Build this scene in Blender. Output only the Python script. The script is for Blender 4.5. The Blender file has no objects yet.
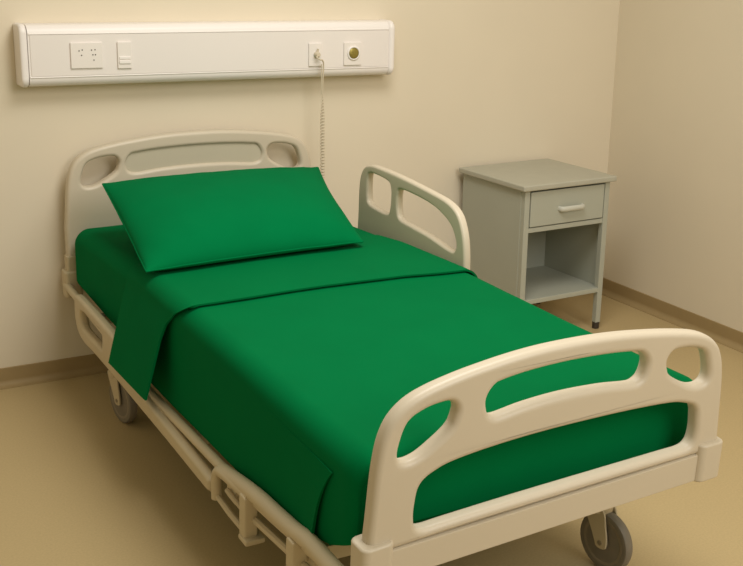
import bpy, bmesh, math, random
from mathutils import Vector, Matrix, noise
random.seed(3)
C = bpy.context.scene.collection
PI = math.pi
# ------------------------------------------------------------------ materials
def lin(c):
    return tuple(((v/255)/12.92 if v/255 <= .04045 else ((v/255+.055)/1.055)**2.4) for v in c) + (1,)
def mat(name, rgb, rough=.5, metal=0, var=.04, scale=8, bump=0, bscale=200, spec=.5, sheen=0, detail=2):
    m = bpy.data.materials.new(name); m.use_nodes = True
    nt = m.node_tree; b = nt.nodes['Principled BSDF']
    tc = nt.nodes.new('ShaderNodeTexCoord')
    n = nt.nodes.new('ShaderNodeTexNoise'); n.inputs['Scale'].default_value = scale; n.inputs['Detail'].default_value = detail
    nt.links.new(tc.outputs['Object'], n.inputs['Vector'])
    r = nt.nodes.new('ShaderNodeValToRGB'); c = lin(rgb)
    r.color_ramp.elements[0].position = .3; r.color_ramp.elements[1].position = .7
    r.color_ramp.elements[0].color = tuple(v*(1-var) for v in c[:3])+(1,)
    r.color_ramp.elements[1].color = tuple(min(1, v*(1+var)) for v in c[:3])+(1,)
    nt.links.new(n.outputs['Fac'], r.inputs['Fac']); nt.links.new(r.outputs['Color'], b.inputs['Base Color'])
    b.inputs['Roughness'].default_value = rough; b.inputs['Metallic'].default_value = metal
    b.inputs['Specular IOR Level'].default_value = spec
    if sheen: b.inputs['Sheen Weight'].default_value = sheen
    if bump:
        n2 = nt.nodes.new('ShaderNodeTexNoise'); n2.inputs['Scale'].default_value = bscale; n2.inputs['Detail'].default_value = 3
        nt.links.new(tc.outputs['Object'], n2.inputs['Vector'])
        bp = nt.nodes.new('ShaderNodeBump'); bp.inputs['Strength'].default_value = bump; bp.inputs['Distance'].default_value = .002
        nt.links.new(n2.outputs['Fac'], bp.inputs['Height']); nt.links.new(bp.outputs['Normal'], b.inputs['Normal'])
    return m
M_wall = mat('wall_paint', (222, 211, 189), .75, var=.012, scale=3, bump=.05, spec=.2)
M_floor = mat('floor_vinyl', (184, 163, 120), .5, var=.06, scale=160, detail=6, spec=.35)
M_base = mat('baseboard_vinyl', (160, 138, 98), .55, var=.02, scale=30, spec=.3)
M_green = mat('green_cotton', (0, 106, 57), .85, var=.03, scale=6, bump=.06, bscale=700, spec=.03)
M_green2 = mat('green_cotton_pillow', (0, 109, 60), .85, var=.03, scale=7, bump=.08, bscale=700, spec=.03)
M_plastic = mat('cream_plastic', (206, 195, 174), .4, var=.01, scale=5, spec=.45)
M_insert = mat('grey_cream_plastic', (198, 190, 168), .45, var=.01, scale=5)
M_frame = mat('cream_enamel_steel', (198, 184, 154), .45, var=.02, scale=9)
M_tyre = mat('grey_rubber', (124, 116, 102), .6, var=.06, scale=30)
M_hub = mat('grey_hub_plastic', (138, 128, 110), .5, var=.04, scale=20)
M_steel = mat('zinc_steel', (168, 158, 140), .35, metal=.7, var=.03)
M_cab = mat('grey_painted_metal', (172, 174, 160), .48, var=.015, scale=6, spec=.4)
M_cabtop = mat('grey_laminate', (176, 174, 158), .55, var=.02, scale=20)
M_handle = mat('pale_grey_plastic', (196, 196, 184), .4, var=.01)
M_foot = mat('dark_rubber', (62, 52, 42), .6, var=.05)
M_unit = mat('white_plastic', (238, 232, 228), .4, var=.006, scale=3)
M_unitface = mat('white_laminate', (232, 225, 220), .5, var=.006, scale=3)
M_plate = mat('socket_plastic', (233, 226, 220), .4, var=.004)
M_hole = mat('socket_hole', (70, 62, 52), .7, var=.03)
M_brass = mat('aged_brass', (150, 136, 70), .35, metal=.6, var=.12, scale=120)
M_cord = mat('cord_plastic', (206, 194, 170), .45, var=.01)
# ------------------------------------------------------------------ helpers
def finish(o, sharp=38):
    me = o.data
    for p in me.polygons: p.use_smooth = True
    me.set_sharp_from_angle(angle=math.radians(sharp))
def origin(o):
    v = Vector((0, 0, 0))
    while o is not None: v += o.location; o = o.parent
    return v
def obj(name, bm, m, parent=None, loc=None, sharp=38):
    """Link a bmesh given in world coordinates as one mesh object under its parent."""
    if parent is not None:
        base = origin(parent); l = Vector((0, 0, 0))
    else:
        base = Vector(loc) if loc is not None else Vector((0, 0, 0)); l = base
    bmesh.ops.translate(bm, verts=bm.verts, vec=-base)
    bmesh.ops.recalc_face_normals(bm, faces=bm.faces)
    me = bpy.data.meshes.new(name); bm.to_mesh(me); bm.free()
    me.materials.append(m)
    o = bpy.data.objects.new(name, me); C.objects.link(o); o.location = l; o.parent = parent
    finish(o, sharp)
    if sharp == 38:
        wn = o.modifiers.new('weighted_normals', 'WEIGHTED_NORMAL'); wn.keep_sharp = True; wn.weight = 80
    return o
def tag(o, label, cat, group=None):
    o['label'] = label; o['category'] = cat
    if group: o['group'] = group
    return o
def thing(name, label, cat, loc, group=None):
    o = bpy.data.objects.new(name, None); o.empty_display_size = .05
    C.objects.link(o); o.location = loc; return tag(o, label, cat, group)
def struct(name, bm, m, loc=None):
    o = obj(name, bm, m, loc=loc); o['kind'] = 'structure'; return o
def box(bm, lo, hi, bev=0, seg=2, f=None):
    r = bmesh.ops.create_cube(bm, size=1)
    vs = r['verts']
    for v in vs:
        v.co = Vector([lo[i] + (v.co[i]+.5)*(hi[i]-lo[i]) for i in range(3)])
    if bev:
        es = list({e for v in vs for e in v.link_edges})
        rr = bmesh.ops.bevel(bm, geom=es, offset=bev, segments=seg, affect='EDGES', profile=.5)
        vs = list({v for fc in rr['faces'] for v in fc.verts} | {v for v in vs if v.is_valid})
        seen = set(vs); st = list(vs)
        while st:
            v = st.pop()
            for e in v.link_edges:
                w = e.other_vert(v)
                if w not in seen: seen.add(w); st.append(w)
        vs = list(seen)
    if f:
        for v in vs: v.co = f(v.co)
    return vs
def catmull(pts, closed=False, n=6):
    P = [Vector(p) for p in pts]; N = len(P); out = []
    rng = range(N) if closed else range(N-1)
    for i in rng:
        p1, p2 = P[i], P[(i+1) % N]
        p0 = P[(i-1) % N] if closed or i > 0 else p1*2-p2
        p3 = P[(i+2) % N] if closed or i+2 < N else p2*2-p1
        for k in range(n):
            t = k/n
            out.append(.5*((2*p1)+(p2-p0)*t+(2*p0-5*p1+4*p2-p3)*t*t+(3*p1-p0-3*p2+p3)*t**3))
    if not closed: out.append(P[-1])
    return out
def tube(bm, path, r, seg=12, closed=False, squash=None):
    P = [Vector(p) for p in path]; N = len(P); rings = []
    up = None
    for i in range(N):
        a = P[(i-1) % N] if closed or i > 0 else P[i]
        b = P[(i+1) % N] if closed or i < N-1 else P[i]
        t = (b-a).normalized()
        if up is None:
            up = t.orthogonal().normalized() if abs(t.z) > .95 else Vector((0, 0, 1))
        up = (up - t*up.dot(t)).normalized(); s = t.cross(up)
        rr = r(i/(N-1)) if callable(r) else r
        k = squash or 1
        rings.append([bm.verts.new(P[i]+up*math.cos(2*PI*j/seg)*rr+s*math.sin(2*PI*j/seg)*rr*k) for j in range(seg)])
    M = N if closed else N-1
    for i in range(M):
        A, B = rings[i], rings[(i+1) % N]
        for j in range(seg): bm.faces.new((A[j], A[(j+1) % seg], B[(j+1) % seg], B[j]))
    if not closed:
        bm.faces.new(list(reversed(rings[0]))); bm.faces.new(rings[-1])
def lathe(bm, prof, c, ax, seg=32):
    """prof: list of (distance along axis, radius)."""
    ax = Vector(ax).normalized(); a = ax.orthogonal().normalized(); b = ax.cross(a); c = Vector(c); R = []
    for d, r in prof:
        R.append([bm.verts.new(c+ax*d+(a*math.cos(2*PI*j/seg)+b*math.sin(2*PI*j/seg))*max(r, 1e-5)) for j in range(seg)])
    for A, B in zip(R, R[1:]):
        for j in range(seg): bm.faces.new((A[j], A[(j+1) % seg], B[(j+1) % seg], B[j]))
    bm.faces.new(list(reversed(R[0]))); bm.faces.new(R[-1])
def plate(loops, half, bev, f, res=5):
    """Flat moulding with rounded rims from 2D loops (first outline, rest holes); f maps (a, b, depth) to the world."""
    cu = bpy.data.curves.new('tmp', 'CURVE'); cu.dimensions = '2D'; cu.fill_mode = 'BOTH'
    for lp in loops:
        s = cu.splines.new('POLY'); s.points.add(len(lp)-1); s.use_cyclic_u = True
        for q, p in zip(s.points, lp): q.co = (p[0], p[1], 0, 1)
    cu.bevel_depth = bev; cu.bevel_resolution = res; cu.extrude = max(half-bev, 0); cu.offset = -bev
    o = bpy.data.objects.new('tmp', cu); C.objects.link(o)
    dg = bpy.context.evaluated_depsgraph_get(); dg.update()
    me = bpy.data.meshes.new_from_object(o.evaluated_get(dg))
    bm = bmesh.new(); bm.from_mesh(me)
    bpy.data.objects.remove(o); bpy.data.curves.remove(cu); bpy.data.meshes.remove(me)
    bmesh.ops.remove_doubles(bm, verts=bm.verts, dist=1e-5)
    for v in bm.verts: v.co = f(v.co.x, v.co.y, v.co.z)
    return bm
def rrect(x0, y0, x1, y1, r, n=5):
    out = []
    for cx, cy, a in ((x1-r, y1-r, 0), (x0+r, y1-r, 90), (x0+r, y0+r, 180), (x1-r, y0+r, 270)):
        for k in range(n+1):
            t = math.radians(a+90*k/n); out.append((cx+r*math.cos(t), cy+r*math.sin(t)))
    return out
def grid_solid(bm, outer, inner):
    """Closed shell between two matching grids of points."""
    n, m = len(outer), len(outer[0])
    A = [[bm.verts.new(p) for p in row] for row in outer]; B = [[bm.verts.new(p) for p in row] for row in inner]
    for i in range(n-1):
        for j in range(m-1):
            bm.faces.new((A[i][j], A[i+1][j], A[i+1][j+1], A[i][j+1]))
            bm.faces.new((B[i][j], B[i][j+1], B[i+1][j+1], B[i+1][j]))
    ring = [(i, 0) for i in range(n)]+[(n-1, j) for j in range(1, m)]+[(i, m-1) for i in range(n-2, -1, -1)]+[(0, j) for j in range(m-2, 0, -1)]
    for k in range(len(ring)):
        (i, j), (p, q) = ring[k], ring[(k+1) % len(ring)]
        bm.faces.new((A[i][j], B[i][j], B[p][q], A[p][q]))
def lerp(tab, x):
    if x <= tab[0][0]: return tab[0][1]
    for (a, p), (b, q) in zip(tab, tab[1:]):
        if x <= b:
            t = (x-a)/(b-a); return p+(q-p)*t
    return tab[-1][1]
# ------------------------------------------------------------------ room
WY, WX = 4.06, 3.425
X0, Y0, HC = -3.2, -2.6, 2.7
bm = bmesh.new(); box(bm, (X0-.1, Y0-.1, -.1), (WX+.1, WY+.1, 0)); struct('floor', bm, M_floor)
bm = bmesh.new(); box(bm, (X0-.1, WY, 0), (WX+.1, WY+.1, HC)); struct('wall_back', bm, M_wall)
bm = bmesh.new(); box(bm, (WX, Y0, 0), (WX+.1, WY, HC)); struct('wall_right', bm, M_wall)
def cove(h=.072):
    pts = [(0, 0), (.03, 0), (.03, .002)]
    for k in range(7):
        a = PI/2*k/6; pts.append((.004+.024*(1-math.sin(a)), .003+.022*(1-math.cos(a))))
    pts += [(.004, h-.002), (.002, h), (0, h)]
    return pts
bm = bmesh.new()
R = [[bm.verts.new((x, WY-d, z)) for d, z in cove()] for x in (X0, WX-.001)]
for j in range(len(R[0])): k = (j+1) % len(R[0]); bm.faces.new((R[0][j], R[0][k], R[1][k], R[1][j]))
bm.faces.new(R[0]); bm.faces.new(R[1]); struct('baseboard_back', bm, M_base)
bm = bmesh.new()
R = [[bm.verts.new((WX-d, y, z)) for d, z in cove()] for y in (Y0, WY-.001)]
for j in range(len(R[0])): k = (j+1) % len(R[0]); bm.faces.new((R[0][j], R[0][k], R[1][k], R[1][j]))
bm.faces.new(R[0]); bm.faces.new(R[1]); struct('baseboard_right', bm, M_base)
# ------------------------------------------------------------------ bed
BX, BY, BZ = .942, 4.026, .466
a_, t_ = math.radians(.956), math.radians(2.84)
UX = Vector((math.cos(a_), math.sin(a_), 0)); V0 = Vector((math.sin(a_), -math.cos(a_), 0))
VV = V0*math.cos(t_)-Vector((0, 0, math.sin(t_))); WV = Vector((0, 0, math.cos(t_)))+V0*math.sin(t_)
O = Vector((BX, BY, BZ))
def bed(u, v, w): return O+UX*u+VV*v+WV*w          # across, head to foot, up
L, UC = 2.233, .435
T = thing('hospital_bed', 'cream hospital bed with curved plastic end boards, made up in green', 'bed', bed(UC, 1.1, 0).xy.to_3d())
def sym(half):                                       # right half, centre first -> closed outline
    return [(UC+d, w) for d, w in half] + [(UC-d, w) for d, w in reversed(half) if d > 1e-6]
top_half = [(0, .442), (.07, .441), (.14, .437), (.21, .430), (.28, .421), (.35, .408), (.395, .392), (.428, .366), (.447, .332), (.457, .29), (.463, .24), (.468, .17), (.472, .12)]
def outline(bottom):
    half = catmull(top_half, n=4)
    half = [(p.x, p.y) for p in [Vector((q[0], q[1])) for q in half]] + [(.472, bottom+.02), (.466, bottom+.005), (.45, bottom), (.2, bottom), (0.0, bottom)]
    L_ = [(UC+d, w) for d, w in half]; R_ = [(UC-d, w) for d, w in reversed(half[1:-1])]
    return L_+R_
hole = [(.286, .33), (.282, .352), (.294, .368), (.32, .37), (.355, .365), (.388, .35), (.404, .315), (.408, .285), (.394, .27), (.362, .274), (.322, .295), (.295, .314)]
def grow(pts, r, dn):
    P = [Vector(p) for p in pts]; c = sum(P, Vector((0, 0)))/len(P); out = []
    for i, p in enumerate(P):
        t = (P[(i+1) % len(P)]-P[i-1]); nrm = Vector((t.y, -t.x)).normalized()
        if nrm.dot(p-c) < 0: nrm = -nrm
        q = p+nrm*r
        if nrm.y < 0: q.y += dn*nrm.y
        out.append((q.x, q.y))
    return out
hole_r = [(UC+p.x, p.y) for p in catmull([Vector((d, w)) for d, w in hole], True, 5)]
hole_r = grow(hole_r, .004, -.003)
hole_l = [(2*UC-x, w) for x, w in hole_r]
slot_h = [(0, .395), (.1, .392), (.17, .385), (.19, .378), (.203, .358), (.2, .334), (.19, .323), (.17, .32), (.1, .328), (0, .332)]
def closed_sym(h, n=5):
    pts = [Vector((d, w)) for d, w in h]+[Vector((-d, w)) for d, w in reversed(h[1:-1])]
    return [(UC+p.x, p.y) for p in catmull(pts, True, n)]
slot = [(x+max(0, x-UC)*.05, w) for x, w in grow(closed_sym(slot_h), .005, .002)]
low = closed_sym([(0, .246), (.15, .244), (.28, .237), (.335, .226), (.366, .208), (.375, .17), (.376, .138), (.37, .119), (.35, .112), (.3, .112), (.15, .112), (0, .112)])
low = [(x+max(0, x-UC)*.04-min(0, x-UC)*.035, w) for x, w in grow(low, .004, .002)]
# footboard
def fbed(u, v, w): d = (u-UC)/.45; return bed(u-.004, v, w+.018*d*max(0, 1-w/.42)+(-.014*d*d*min(1, w/.2) if d < 0 else 0))
fb = obj('footboard', plate([outline(.082), hole_l, hole_r, slot, low], .02, .014, lambda a, b, c: fbed(UC+(a-UC)*.988, L+.024+c, b)), M_plastic, T)
bm = bmesh.new(); box(bm, (UC-.432, L+.001, .012), (UC+.432, L+.046, .0835), .004, f=lambda c: fbed(*c))
obj('foot_rail', bm, M_plastic, T)
for s in (-1, 1):
    bm = bmesh.new(); c = UC+(.439 if s > 0 else -.449)
    pl = plate([rrect(c-.037, L-.008, c+.037, L+.058, .018)], .05, .006, lambda a, b, d: fbed(a, b, .06+d))
    obj('corner_post', pl, M_plastic, T); bm.free()
# headboard
def hu(a): return .455+(a-UC)*1.043
hslot = closed_sym([(d*1.25 if d > .18 else d*1.22, w-.004 if w > .36 else w-.012) for d, w in slot_h])
hb = obj('headboard', plate([outline(.0), hole_l, hole_r, hslot], .021, .013, lambda a, b, c: bed(hu(a), .022+c, b)), M_plastic, T)
obj('recess_panel', plate([grow(hslot, .006, 0)], .006, .002, lambda a, b, c: bed(hu(a), .026+c, b)), M_insert, hb)
for s in (-1, 1):
    c = UC+s*.455
    bm = plate([rrect(c-.022, .002, c+.022, .045, .01)], .05, .004, lambda a, b, d: bed(a, b, -.03+d)); obj('head_post', bm, M_frame, T)
    bm = plate([rrect(c-.034, -.004, c+.03, .058, .014)], .05, .006, lambda a, b, d: bed(a, b, -.085+d)); obj('post_socket', bm, M_frame, T)
# articulated deck frame
HEM = [(.0, -.06), (.55, -.07), (.9, -.116), (1.18, -.104), (1.68, -.077), (2.0, -.035), (2.1, -.008), (2.2, .045)]
def rail_w(v): return lerp([(0, -.09), (.5, -.1), (.9, -.13), (1.18, -.118), (1.68, -.092), (2.06, -.05), (2.2, -.03)], v)
for s, u in ((-1, -.044), (1, .905)):
    bm = bmesh.new()
    path = catmull([Vector((v, rail_w(v), 0)) for v in ((.03, .3, .55, .75, .95, 1.3, 1.7, 2.0, 2.1, 2.225) if s < 0 else (.03, .3, .55, .75, .95, 1.3, 1.7, 1.9, 2.0))], n=5)
    tube(bm, [bed(u, p.x, p.y) for p in path], .014, 10)
    obj('deck_rail', bm, M_frame, T)
for v in (.35, .8, 1.3, 1.65, 1.95):
    bm = bmesh.new(); w = min(rail_w(v), -.1)-.01
    box(bm, (-.02, v-.02, w-.02), (.89, v+.02, w+.01), .004, f=lambda c: bed(*c)); obj('cross_slat', bm, M_frame, T)
# base frame: beams over the casters, spine and lifting columns
CAST = [(.962, 3.55, -80), (1.79, 3.55, -84), (.985, 2.06, -80), (1.815, 2.05, -81)]
def wheel(x, y, ang, ztop):
    r = .083; d = Vector((math.cos(math.radians(ang)), math.sin(math.radians(ang)), 0)); axl = Vector((-d.y, d.x, 0))
    k = thing('tmp', '', '', (x, y, 0)); del k['label'], k['category']; k.name = 'caster'; k.parent = T; k.location = Vector((x, y, 0))-T.location
    c = Vector((x, y, r))
    bm = bmesh.new()
    lathe(bm, [(-.013, r*.78), (-.015, r*.86), (-.013, r*.95), (-.006, r*.995), (.006, r*.995), (.013, r*.95), (.015, r*.86), (.013, r*.78)], c, axl, 40)
    obj('tyre', bm, M_tyre, k)
    bm = bmesh.new()
    lathe(bm, [(-.0145, r*.2), (-.0115, r*.24), (-.0105, r*.62), (-.0135, r*.7), (-.0135, r*.785), (.0135, r*.785), (.0135, r*.7), (.0105, r*.62), (.0115, r*.24), (.0145, r*.2)], c, axl, 40)
    obj('hub', bm, M_hub, k)
    bm = bmesh.new(); tr = d*(-.028)
    for s in (-1, 1):
        pts = [(-.02, -.004), (-.016, -.013), (.0, -.017), (.014, -.013), (.02, 0), (.034, .03), (.056, .07), (.058, .092), (.02, .1), (-.006, .088), (-.014, .05), (-.02, .02)]
        pts = catmull([Vector((p[0]*1.0, p[1])) for p in pts], True, 3)
        pp = plate([[(p.x, p.y) for p in pts]], .003, .0015, lambda a, b, q, s=s: c+d*(-a)+axl*(s*.022+q)+Vector((0, 0, b)), 2)
        me = bpy.data.meshes.new('t'); pp.to_mesh(me); pp.free(); bm.from_mesh(me); bpy.data.meshes.remove(me)
    yc = c+d*(-.026)+Vector((0, 0, .09))
    lathe(bm, [(-.012, .03), (-.008, .032), (.008, .032), (.012, .026)], yc, (0, 0, 1), 24)
    obj('fork', bm, M_frame, k)
    bm = bmesh.new(); lathe(bm, [(-.027, .006), (-.027, .007), (.027, .007), (.027, .006)], c, axl, 16); obj('axle_bolt', bm, M_steel, k)
    bm = bmesh.new(); tube(bm, [yc+Vector((0, 0, .0)), Vector((yc.x, yc.y, ztop))], .016, 14); obj('stem', bm, M_frame, k)
    return yc
tops = [wheel(x, y, a, z) for (x, y, a), z in zip(CAST, (.30, .30, .26, .26))]
for i, j, z in ((0, 1, .30), (2, 3, .25)):
    A, B = tops[i], tops[j]
    bm = bmesh.new(); y = (A.y+B.y)/2
    box(bm, (A.x-.02, y-.025, z-.02), (B.x+.02, y+.025, z+.02), .005); obj('base_beam', bm, M_frame, T)
bm = bmesh.new()
for x in (1.3, 1.48): tube(bm, [(x, 3.56, .295), (x, 2.05, .245)], .02, 10)
obj('base_spine', bm, M_frame, T)
for y in (3.2, 2.35):
    bm = bmesh.new(); t = (BY-y); zt = BZ-t*.05-.13
    tube(bm, [(1.39-.13, y, .27), (1.39+.13, y, .27)], .018, 8)
    tube(bm, [(1.39, y, .26), (1.39, y, zt-.05)], .03, 16); tube(bm, [(1.39, y, zt-.07), (1.39, y, zt+.01)], .022, 16)
    obj('lift_column', bm, M_frame, T)
# raised side rail on the far side
def smooth(pts, n=5): return [(p.x, p.y) for p in catmull([Vector(q) for q in pts], True, n)]
ro = [(.465, .0), (.465, .1), (.468, .2), (.468, .28), (.476, .335), (.5, .372), (.54, .39), (.6, .396), (.75, .398), (.95, .392), (1.05, .384), (1.11, .36), (1.145, .31), (1.162, .25), (1.168, .18), (1.168, .09), (1.168, .0), (1.0, -.005), (.6, -.005)]
rh1 = [(.53, .31), (.531, .345), (.545, .362), (.6, .366), (.67, .362), (.692, .346), (.697, .31), (.692, .268), (.678, .25), (.61, .247), (.545, .253), (.532, .275)]
rh2 = [(.74, .31), (.742, .335), (.757, .354), (.85, .357), (.95, .352), (1.02, .338), (1.078, .312), (1.11, .27), (1.108, .244), (1.08, .234), (.95, .245), (.85, .248), (.765, .252), (.745, .275)]
sr = obj('side_rail', plate([smooth(ro), smooth(rh1), smooth(rh2)], .014, .009, lambda a, b, c: bed(.925+c, a, b)), M_plastic, T)
sr['label'] = 'raised side rail with two openings on the far side'
for v in (.6, 1.02):
    bm = bmesh.new(); box(bm, (.885, v-.02, -.13), (.915, v+.02, .03), .004, f=lambda c: bed(*c)); obj('rail_bracket', bm, M_frame, sr)
# lowered side rail on the near side
lo = [(.245, -.075), (.252, -.058), (.275, -.046), (.4, -.043), (.6, -.041), (.72, -.045), (.8, -.065), (.9, -.1), (1.0, -.124), (1.25, -.13), (1.45, -.133), (1.505, -.137), (1.512, -.155), (1.505, -.175), (1.45, -.178), (1.2, -.178), (.9, -.181), (.6, -.185), (.45, -.19), (.36, -.196), (.3, -.188), (.262, -.165), (.245, -.125)]
lh = [(.318, -.095), (.335, -.085), (.4, -.078), (.5, -.074), (.56, -.073), (.575, -.085), (.572, -.12), (.562, -.136), (.5, -.138), (.4, -.142), (.345, -.142), (.322, -.128)]
lr = obj('side_rail', plate([smooth(lo), smooth(lh)], .016, .012, lambda a, b, c: bed(-.06+c, a, b)), M_frame, T)
lr['label'] = 'lowered side rail hanging along the near side'
for v0, v1 in ((1.52, 1.72),):
    bm = bmesh.new()
    path = catmull([Vector(p) for p in ((1.53, -.185), (1.53, -.125), (1.545, -.1), (1.58, -.09), (1.68, -.078), (1.75, -.07))], n=4)
    tube(bm, [bed(-.06, p.x, p.y) for p in path], .014, 10)
    obj('hinge_loop', bm, M_frame, lr)
bm = bmesh.new(); tube(bm, [bed(-.06, v, w) for v, w in ((1.46, -.17), (1.62, -.182), (1.74, -.18))], .008, 8); obj('hinge_bar', bm, M_frame, lr)
bm = bmesh.new(); box(bm, (-.05, 1.57, -.16), (-.03, 1.63, -.115), .006, f=lambda c: bed(*c)); tube(bm, [bed(-.06, 1.6, -.125), bed(-.045, 1.68, -.15)], .007, 8); obj('latch', bm, M_frame, lr)
for v, w0, w1 in ((1.735, -.185, -.068), (2.0, -.15, -.04)):
    bm = bmesh.new(); box(bm, (-.078, v-.019, w0), (-.042, v+.019, w1), .007, f=lambda c: bed(*c))
    box(bm, (-.082, v-.012, w0-.004), (-.03, v+.036, w0+.01), .004, f=lambda c: bed(*c))
    obj('rail_bracket', bm, M_frame, T)
bm = bmesh.new()
path = catmull([Vector(p) for p in ((1.56, -.095), (1.75, -.06), (1.9, -.045), (1.98, -.036), (2.05, -.024), (2.13, -.024), (2.22, -.024))], n=4)
tube(bm, [bed(-.052, p.x, p.y) for p in path], .02, 12); obj('side_tube', bm, M_frame, T)
bm = bmesh.new(); tube(bm, [bed(-.05, v, w) for v, w in ((1.72, -.135), (1.98, -.105), (2.23, -.07))], .009, 8); obj('side_tube', bm, M_frame, T)
# ------------------------------------------------------------------ bedding
U0, WT, RAD = -.022, .212, .055
def top_w(v): return lerp([(0, .128), (.12, .136), (.35, .16), (.85, .203), (1.2, .212), (1.8, .222), (2.2, .232)], v)
def side_u(v): return lerp([(0, .885), (1.2, .892), (1.7, .904), (2.2, .926)], v)
def section(v, off, hemL, hemR, shrink=0, bow=0, n_top=40, flare=0):
    """Cross-section (u, w) from the left hem over the top to the right hem."""
    a, b, t, r = U0-off+shrink*.5, side_u(v)+off*.6-shrink*.3, top_w(v)+off-shrink, RAD
    out = []
    for k in range(11):
        f = k/10; out.append((a-flare*(1-f)**.95, hemL+(t-r-hemL)*f))
    for k in range(1, 9):
        q = PI/2*k/9; out.append((a+r-r*math.cos(q), t-r+r*math.sin(q)))
    for k in range(n_top+1):
        f = k/n_top; out.append((a+r+(b-a-2*r)*f, t+bow*math.sin(PI*f)))
    for k in range(1, 9):
        q = PI/2*k/9; out.append((b-r+r*math.sin(q), t-r+r*math.cos(q)))
    for k in range(11):
        f = k/10; out.append((b, t-r+(hemR-(t-r))*f))
    return out
def rip(u, v, w, a=.0015):
    return a*noise.noise(Vector((u*5, v*4, w*6)))+a*.5*noise.noise(Vector((u*11, v*9+3, w*9)))
def hem(v): return lerp(HEM, v)
# mattress in its fitted sheet
vs = [.055+.05*(1-math.cos(PI/2*k/6)) for k in range(7)]+[.105+(2.12-.105)*k/60 for k in range(1, 60)]+[2.12+.05*math.sin(PI/2*k/6) for k in range(7)]
bm = bmesh.new(); rows = []
for v in vs:
    d = min(v-.055, 2.17-v); s = 0 if d >= .05 else .05-math.sqrt(max(0, .05**2-(.05-d)**2))
    h = max(hem(v), -.068)
    rows.append([bm.verts.new(bed(u, v, w+rip(u, v, w))) for u, w in section(v, 0, h+s*.3, h+s*.3, s*.8)])
for A, B in zip(rows, rows[1:]):
    for j in range(len(A)-1): bm.faces.new((A[j], A[j+1], B[j+1], B[j]))
    bm.faces.new((A[-1], A[0], B[0], B[-1]))
bm.faces.new(rows[0]); bm.faces.new(rows[-1])
mt = obj('mattress', bm, M_green, None, bed(UC, 1.1, -.07), sharp=60)
tag(mt, 'mattress in a green fitted sheet lying on the hospital bed', 'mattress')
# blanket over the foot half, with its folded-back cuff
def shell(vs, off_o, off_i, edge=None, hemL=None, hemR=None, flare=0, endround=None, vm=lambda v: v):
    out, inn = [], []
    for v in vs:
        s = 0
        if endround:
            d = endround-v; s = 0 if d >= .05 else .05-math.sqrt(max(0, .05**2-(.05-max(d, 0))**2))
        for dst, of in ((out, off_o), (inn, off_i)):
            o_ = of(v) if callable(of) else of
            row = []
            for u, w in section(vm(v), o_, hemL(v), hemR(v), s*.8, flare=flare):
                vv = edge(u, w, v) if edge else v
                row.append(bed(u, vv, w+rip(u, vv, w)))
            dst.append(row)
    return out, inn
vs = [.93+(2.145-.93)*k/56 for k in range(56)]+[2.145+.05*math.sin(PI/2*k/8) for k in range(9)]
out, inn = shell(vs, .008, .003, hemL=hem, hemR=lambda v: max(hem(v), -.1), endround=2.198)
# tuck: foot end folded down behind the mattress
def endrow(row, dv, w0):
    res = []
    for p in row: 
        q = p-O; u, v, w = q.dot(UX), q.dot(VV), q.dot(WV); res.append((u, v, w))
    return res
bm = bmesh.new(); grid_solid(bm, out, inn)
e1 = endrow(out[-1], 0, 0); e0 = endrow(inn[-1], 0, 0)
wl = .06
n = len(e1)
g1 = [[bed(u, v-.002+.0, w) for u, v, w in e1], [bed(u, v-.001, wl+(w-wl)*.5) for u, v, w in e1], [bed(u, v-.002, wl) for u, v, w in e1]]
g0 = [[bed(u, v-.007, w) for u, v, w in e1], [bed(u, v-.006, wl+(w-wl)*.5) for u, v, w in e1], [bed(u, v-.007, wl) for u, v, w in e1]]
grid_solid(bm, g1, g0)
bl = obj('blanket', bm, M_green, None, bed(UC, 1.6, WT), sharp=60)
tag(bl, 'smooth green blanket covering the foot half of the bed, top edge folded back', 'blanket')
# cuff
def front(u, w):
    if u > .0: return lerp([(0, 1.222), (.16, 1.224), (.41, 1.216), (.65, 1.231), (.82, 1.257), (.9, 1.262)], u)
    return lerp([(-.1, 1.115), (.1, 1.115), (.15, 1.13), (.19, 1.17), (.215, 1.205), (.23, 1.222)], w) if w < .23 else 1.222
def cedge(u, w, v):       # v runs 0..1 from back edge to front edge
    b = .71 if w < .19 and u < .4 else .73
    return b+(front(u, w)-b)*v
fs = [k/26 for k in range(27)]
def coff(v): return .005+.014*min(1, v*1.1)
def coffi(v): return .002+.0115*min(1, v*1.1)
out, inn = shell(fs, coff, coffi, edge=cedge, hemL=lambda v: -.122+.045*v, hemR=lambda v: -.09, flare=.068, vm=lambda v: .71+.52*v)
bm = bmesh.new(); grid_solid(bm, out, inn)
cf = obj('folded_cuff', bm, M_green, bl, sharp=60)
# mitred corner at the foot
bm = bmesh.new(); o1, o2 = [], []
for k in range(15):
    f = k/14; r1, r2 = [], []
    for j in range(15):
        g = j/14; ve = 2.045+.03*g+.035*g**3; v = 1.78+(ve-1.78)*f
        wh = hem(v)-.004; w = wh+g*(.168-wh)
        q = f**3*(1-.75*g**2)
        uo = U0-.0088-.016*q; ui = U0-.0062-.012*q
        r1.append(bed(uo, v, w)); r2.append(bed(ui, v, w))
    o1.append(r1); o2.append(r2)
grid_solid(bm, o1, o2); obj('corner_fold', bm, M_green, bl, sharp=60)
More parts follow.
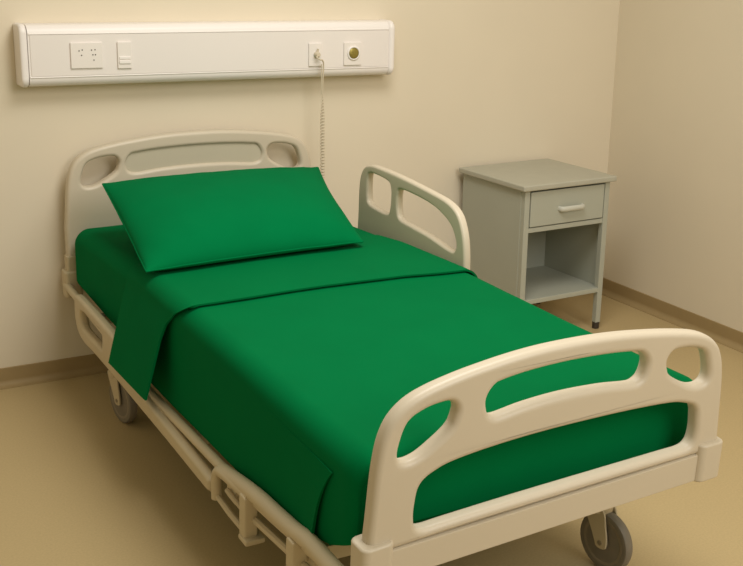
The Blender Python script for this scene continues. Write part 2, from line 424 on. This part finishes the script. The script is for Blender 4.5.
# pillow
PC = {(-1, -1): (-.03, .915, .234), (1, -1): (.7, .895, .234), (-1, 1): (.03, .29, .342), (1, 1): (.836, .29, .332)}
def pil(s, t, side):
    k = 1
    cs = s*(1-(.04 if s > 0 else .008)*(1-t*t)*k); ct = t*(1-.035*(1-s*s))
    a, b = (cs+1)/2, (ct+1)/2
    P = Vector((0, 0, 0))
    for (i, j), q in PC.items():
        wgt = (a if i > 0 else 1-a)*(b if j > 0 else 1-b); P += Vector(q)*wgt
    e = max(0, (1-s*s))**.55*max(0, (1-t*t))**.5
    ee = max(0, (1-s**4))**.5*max(0, (1-t**4))**.5
    h = .62*e+.38*ee
    if side > 0:
        h *= 1-.42*((t+1)/2)**2
        z = .1*h + .005*noise.noise(Vector((s*2.3, t*2.3, 1)))*h
        cr = math.exp(-((abs(t)-1)**2)/.05)
        z += .0045*math.exp(-((t+.72)**2)/.05)*noise.noise(Vector((s*7+t*2.5, t*1.5, 3)))
        z += .004*noise.noise(Vector((s*9, t*2, 7)))*cr*h**.5
    else: z = -(.06+.07*(t+1)/2)*h
    P.z += z
    fl = top_w(.9-.3*(t+1))+.021
    if side < 0 and P.z < fl: P.z = fl+.0005*h
    return bed(*P)
n = 44
S = [math.sin(PI/2*(-1+2*k/n)) for k in range(n+1)]
bm = bmesh.new(); gt = {}
for i, s in enumerate(S):
    for j, t in enumerate(S):
        rim = i in (0, n) or j in (0, n)
        gt[i, j, 1] = bm.verts.new(pil(s, t, 1)); gt[i, j, 0] = gt[i, j, 1] if rim else bm.verts.new(pil(s, t, -1))
for i in range(n):
    for j in range(n):
        bm.faces.new([gt[i, j, 1], gt[i+1, j, 1], gt[i+1, j+1, 1], gt[i, j+1, 1]])
        f = [gt[i, j, 0], gt[i, j+1, 0], gt[i+1, j+1, 0], gt[i+1, j, 0]]
        if len(set(f)) > 2:
            try: bm.faces.new(f)
            except ValueError: pass
pw = obj('pillow', bm, M_green2, None, bed(.4, .6, .23), sharp=80)
tag(pw, 'plump green pillow lying against the headboard', 'pillow')
bm = bmesh.new(); path = [pil(s, -1, 1) for s in S]+[pil(1, t, 1) for t in S[1:]]+[pil(s, 1, 1) for s in reversed(S[:-1])]+[pil(-1, t, 1) for t in reversed(S[1:-1])]
pth = [path[0]]
for q in path[1:]:
    if (q-pth[-1]).length > .004: pth.append(q)
if (pth[0]-pth[-1]).length < .004: pth.pop()
tube(bm, pth, .0028, 6, closed=True); obj('seam', bm, M_green2, pw)
# ------------------------------------------------------------------ bedside cabinet
cx0, cx1, cy0, cy1, cz = 2.618, 3.06, 3.604, 4.03, .645
K = thing('bedside_cabinet', 'grey metal bedside cabinet with one drawer and an open shelf by the corner', 'cabinet', ((cx0+cx1)/2, (cy0+cy1)/2, 0))
K.rotation_euler[2] = math.radians(2.2)
bm = bmesh.new(); box(bm, (2.597, 3.586, cz), (3.08, 4.04, .668), .005, 3); obj('cabinet_top', bm, M_cabtop, K)
pw_ = .026
for x in (cx0, cx1-pw_):
    for y in (cy0, cy1-pw_):
        bm = bmesh.new(); box(bm, (x, y, .028), (x+pw_, y+pw_, cz-.0005), .003); lg = obj('leg', bm, M_cab, K)
        bm = bmesh.new(); lathe(bm, [(0, .012), (.002, .0145), (.028, .0155), (.03, .015)], (x+pw_/2, y+pw_/2, 0), (0, 0, 1), 20); obj('foot', bm, M_foot, lg)
zb = .165
for x in (cx0-.002, cx1-.006):
    bm = bmesh.new(); box(bm, (x, cy0+pw_-.002, zb), (x+.008, cy1+.001, cz-.001), .001); obj('side_panel', bm, M_cab, K)
bm = bmesh.new(); box(bm, (cx0+.006, cy1-pw_-.012, zb), (cx1-.006, cy1-pw_-.004, cz-.001), .001); obj('back_panel', bm, M_cab, K)
bm = bmesh.new(); box(bm, (cx0+.006, cy0+.002, zb), (cx1-.006, cy1-pw_-.008, .186), .003); obj('shelf', bm, M_cab, K)
bm = bmesh.new(); box(bm, (cx0+pw_-.001, cy0+.003, .469), (cx1-pw_+.001, cy0+.022, .489), .002); obj('crossbar', bm, M_cab, K)
bm = bmesh.new(); box(bm, (cx0+pw_-.001, cy0+.003, .64), (cx1-pw_+.001, cy0+.022, cz-.001), .001); obj('crossbar', bm, M_cab, K)
bm = bmesh.new(); dx0, dx1 = cx0+pw_+.004, cx1-pw_-.004
box(bm, (dx0, cy0-.001, .493), (dx1, cy0+.016, .636), .003)
box(bm, (dx0+.008, cy0+.014, .499), (dx1-.008, cy1-.05, .61), .003)
dr = obj('drawer', bm, M_cab, K)
bm = bmesh.new(); xc, zc = (dx0+dx1)/2+.014, .556
hp = catmull([Vector(p) for p in ((xc-.06, cy0+.002, zc), (xc-.057, cy0-.012, zc), (xc-.045, cy0-.02, zc), (xc, cy0-.023, zc+.001), (xc+.045, cy0-.02, zc), (xc+.057, cy0-.012, zc), (xc+.06, cy0+.002, zc))], n=5)
tube(bm, hp, .011, 12, squash=.6)
obj('handle', bm, M_handle, dr)
# ------------------------------------------------------------------ bedhead services panel on the wall
ux0, ux1, uz0, uz1, uy = .788, 2.232, 1.086, 1.294, 3.967
US = thing('bedhead_panel', 'long white bedhead services panel with sockets mounted on the wall above the bed', 'wall panel', ((ux0+ux1)/2, WY, 1.19))
def prof(e=0):
    """Side profile: (y, z) points, rounded front edges."""
    y0, y1, z0, z1, r = uy-e, WY-.001, uz0-e, uz1+e, .03
    p = [(y1, z1)]
    for k in range(9): q = PI/2*k/8; p.append((y0+r-r*math.sin(q), z1-r+r*math.cos(q)))
    for k in range(9): q = PI/2*k/8; p.append((y0+r-r*math.cos(q), z0+r-r*math.sin(q)))
    p.append((y1, z0)); return p
def extr(bm, P, x0, x1, bev=.0):
    if bev:
        cy, cz_ = sum(p[0] for p in P)/len(P), sum(p[1] for p in P)/len(P)
        st = [(x0, bev), (x0+bev*.3, bev*.4), (x0+bev, 0), (x1-bev, 0), (x1-bev*.3, bev*.4), (x1, bev)]
    else: st = [(x0, 0), (x1, 0)]
    R = []
    for x, s in st:
        row = []
        for y, z in P:
            yy = y if y > WY-.01 else min(y+s, WY-.002); zz = z-s if z > 1.19 else z+s
            row.append(bm.verts.new((x, yy, zz)))
        R.append(row)
    for A, B in zip(R, R[1:]):
        for j in range(len(A)): k = (j+1) % len(A); bm.faces.new((A[j], A[k], B[k], B[j]))
    bm.faces.new(R[0]); bm.faces.new(R[-1])
US.rotation_euler[1] = math.radians(.6)
bm = bmesh.new(); extr(bm, prof(), ux0+.0275, ux1-.03); obj('casing', bm, M_unit, US)
bm = bmesh.new(); extr(bm, prof(.002), ux0, ux0+.027, .008); obj('end_cap', bm, M_unit, US)
bm = bmesh.new(); extr(bm, prof(.002), ux1-.029, ux1, .01); obj('end_cap', bm, M_unit, US)
bm = bmesh.new(); box(bm, (ux0+.034, uy-.0025, 1.122), (ux1-.033, uy+.004, 1.26), .001); fp = obj('face_panel', bm, M_unitface, US)
for z in (1.1185, 1.2635):
    bm = bmesh.new(); tube(bm, [(ux0+.03, uy-.0005, z), (ux1-.031, uy-.0005, z)], .0028, 8); obj('trim_bead', bm, M_unit, US)
yf = uy-.0025
def wplate(name, x0, x1, z0, z1, d=.007):
    bm = bmesh.new(); box(bm, (x0, yf-d, z0), (x1, yf+.001, z1), .0025); return obj(name, bm, M_plate, US)
sp = wplate('socket_plate', .955, 1.066, 1.146, 1.234)
for x, zz in ((.984, 1.206), (.995, 1.209), (.992, 1.191), (1.027, 1.208), (1.039, 1.209), (1.031, 1.192), (1.04, 1.192), (1.034, 1.174)):
    bm = bmesh.new(); lathe(bm, [(0, .0022), (.0012, .0022)], (x, yf-.0081, zz), (0, 1, 0), 10); obj('socket_hole', bm, M_hole, sp)
sw = wplate('switch_plate', 1.118, 1.168, 1.142, 1.234)
for z0, z1, d in ((1.159, 1.171, .011), (1.174, 1.184, .010)):
    bm = bmesh.new(); box(bm, (1.123, yf-d, z0), (1.163, yf-.005, z1), .0015); obj('rocker', bm, M_unit, sw)
cp = wplate('cord_socket_plate', 1.853, 1.91, 1.13, 1.216)
np_ = wplate('button_plate', 2.002, 2.078, 1.13, 1.217)
c = Vector((2.042, yf-.007, 1.176))
bm = bmesh.new(); lathe(bm, [(0, .0275), (.004, .027), (.006, .0245), (.0055, .0215), (.001, .0205)], c, (0, -1, 0), 32); obj('button_ring', bm, M_unit, np_)
bm = bmesh.new(); lathe(bm, [(-.001, .0205), (.005, .0205), (.007, .017), (.0075, .006)], c, (0, -1, 0), 28); obj('button', bm, M_brass, np_)
# pull cord plugged into it
CO = thing('call_cord', 'thin pale coiled cord hanging from the right end of the wall panel', 'cord', (1.888, yf-.02, 1.165))
px, pz = 1.884, 1.174
bm = bmesh.new(); lathe(bm, [(0, .011), (.004, .0125), (.009, .012), (.02, .008), (.024, .006)], (px, yf-.0072, pz-.004), (0, -1, 0), 20)
tube(bm, [(px+.001, yf-.013, pz+.002), (px+.003, yf-.015, pz+.018)], .004, 8)
obj('plug', bm, M_cord, CO)
bm = bmesh.new()
lead = catmull([Vector(p) for p in ((px, yf-.028, pz-.004), (px-.012, yf-.036, pz-.011), (px-.002, yf-.042, pz-.02), (px+.012, yf-.036, pz-.024), (px+.02, yf-.028, pz-.045), (px+.019, yf-.024, 1.08), (px+.018, yf-.022, 1.015))], n=8)
tube(bm, lead, .0028, 8)
tube(bm, [(px+.011, yf-.03, 1.136), (px+.012, yf-.026, 1.09), (px+.0135, yf-.022, 1.02)], .002, 6)
obj('lead', bm, M_cord, CO)
bm = bmesh.new(); pts = []
turns = 50
for k in range(turns*8+1):
    q = 2*PI*k/8; z = 1.02-(1.02-.44)*k/(turns*8)
    f = min(1, k/60); pts.append((px+.018+.0078*f*math.cos(q), yf-.022+.0078*f*math.sin(q), z))
tube(bm, pts, .0022, 6); obj('coil', bm, M_cord, CO)
# ------------------------------------------------------------------ light
def area(name, loc, target, size, power, col, sy=None):
    l = bpy.data.lights.new(name, 'AREA'); l.energy = power; l.color = col; l.size = size
    if sy: l.shape = 'RECTANGLE'; l.size_y = sy
    o = bpy.data.objects.new(name, l); C.objects.link(o); o.location = loc
    o.rotation_euler = (Vector(target)-Vector(loc)).to_track_quat('-Z', 'Y').to_euler(); return o
area('front_fill', (2.1, -.5, 2.6), (1.7, 3.0, .5), 1.6, 54, (1, .97, .925))  # fill lamp added out of view in front, lifts footboard and right wall
area('ceiling_light', (1.5, 2.35, 2.68), (1.45, 2.4, 0), 1.3, 38, (1, .97, .925), 1.0)
w = bpy.data.worlds.new('world'); bpy.context.scene.world = w; w.use_nodes = True
w.node_tree.nodes['Background'].inputs[0].default_value = (1, .86, .58, 1); w.node_tree.nodes['Background'].inputs[1].default_value = .42
# ------------------------------------------------------------------ camera
cd = bpy.data.cameras.new('camera'); cam = bpy.data.objects.new('camera', cd); C.objects.link(cam)
f = 1135.33; cd.sensor_fit = 'HORIZONTAL'; cd.sensor_width = 36; cd.lens = 36*f/743
yaw, pi_, ro_ = math.radians(28.335), math.radians(16.627), math.radians(-.738)
fw = Vector((math.sin(yaw)*math.cos(pi_), math.cos(yaw)*math.cos(pi_), -math.sin(pi_)))
r = Vector((math.cos(yaw), -math.sin(yaw), 0)); d = fw.cross(r)
r2 = r*math.cos(ro_)+d*math.sin(ro_); d2 = -r*math.sin(ro_)+d*math.cos(ro_)
cam.matrix_world = Matrix(((r2.x, -d2.x, -fw.x, 0), (r2.y, -d2.y, -fw.y, 0), (r2.z, -d2.z, -fw.z, 1.575), (0, 0, 0, 1)))
bpy.context.scene.camera = cam
vs_ = bpy.context.scene.view_settings; vs_.view_transform = 'Standard'; vs_.look = 'None'; vs_.exposure = 0
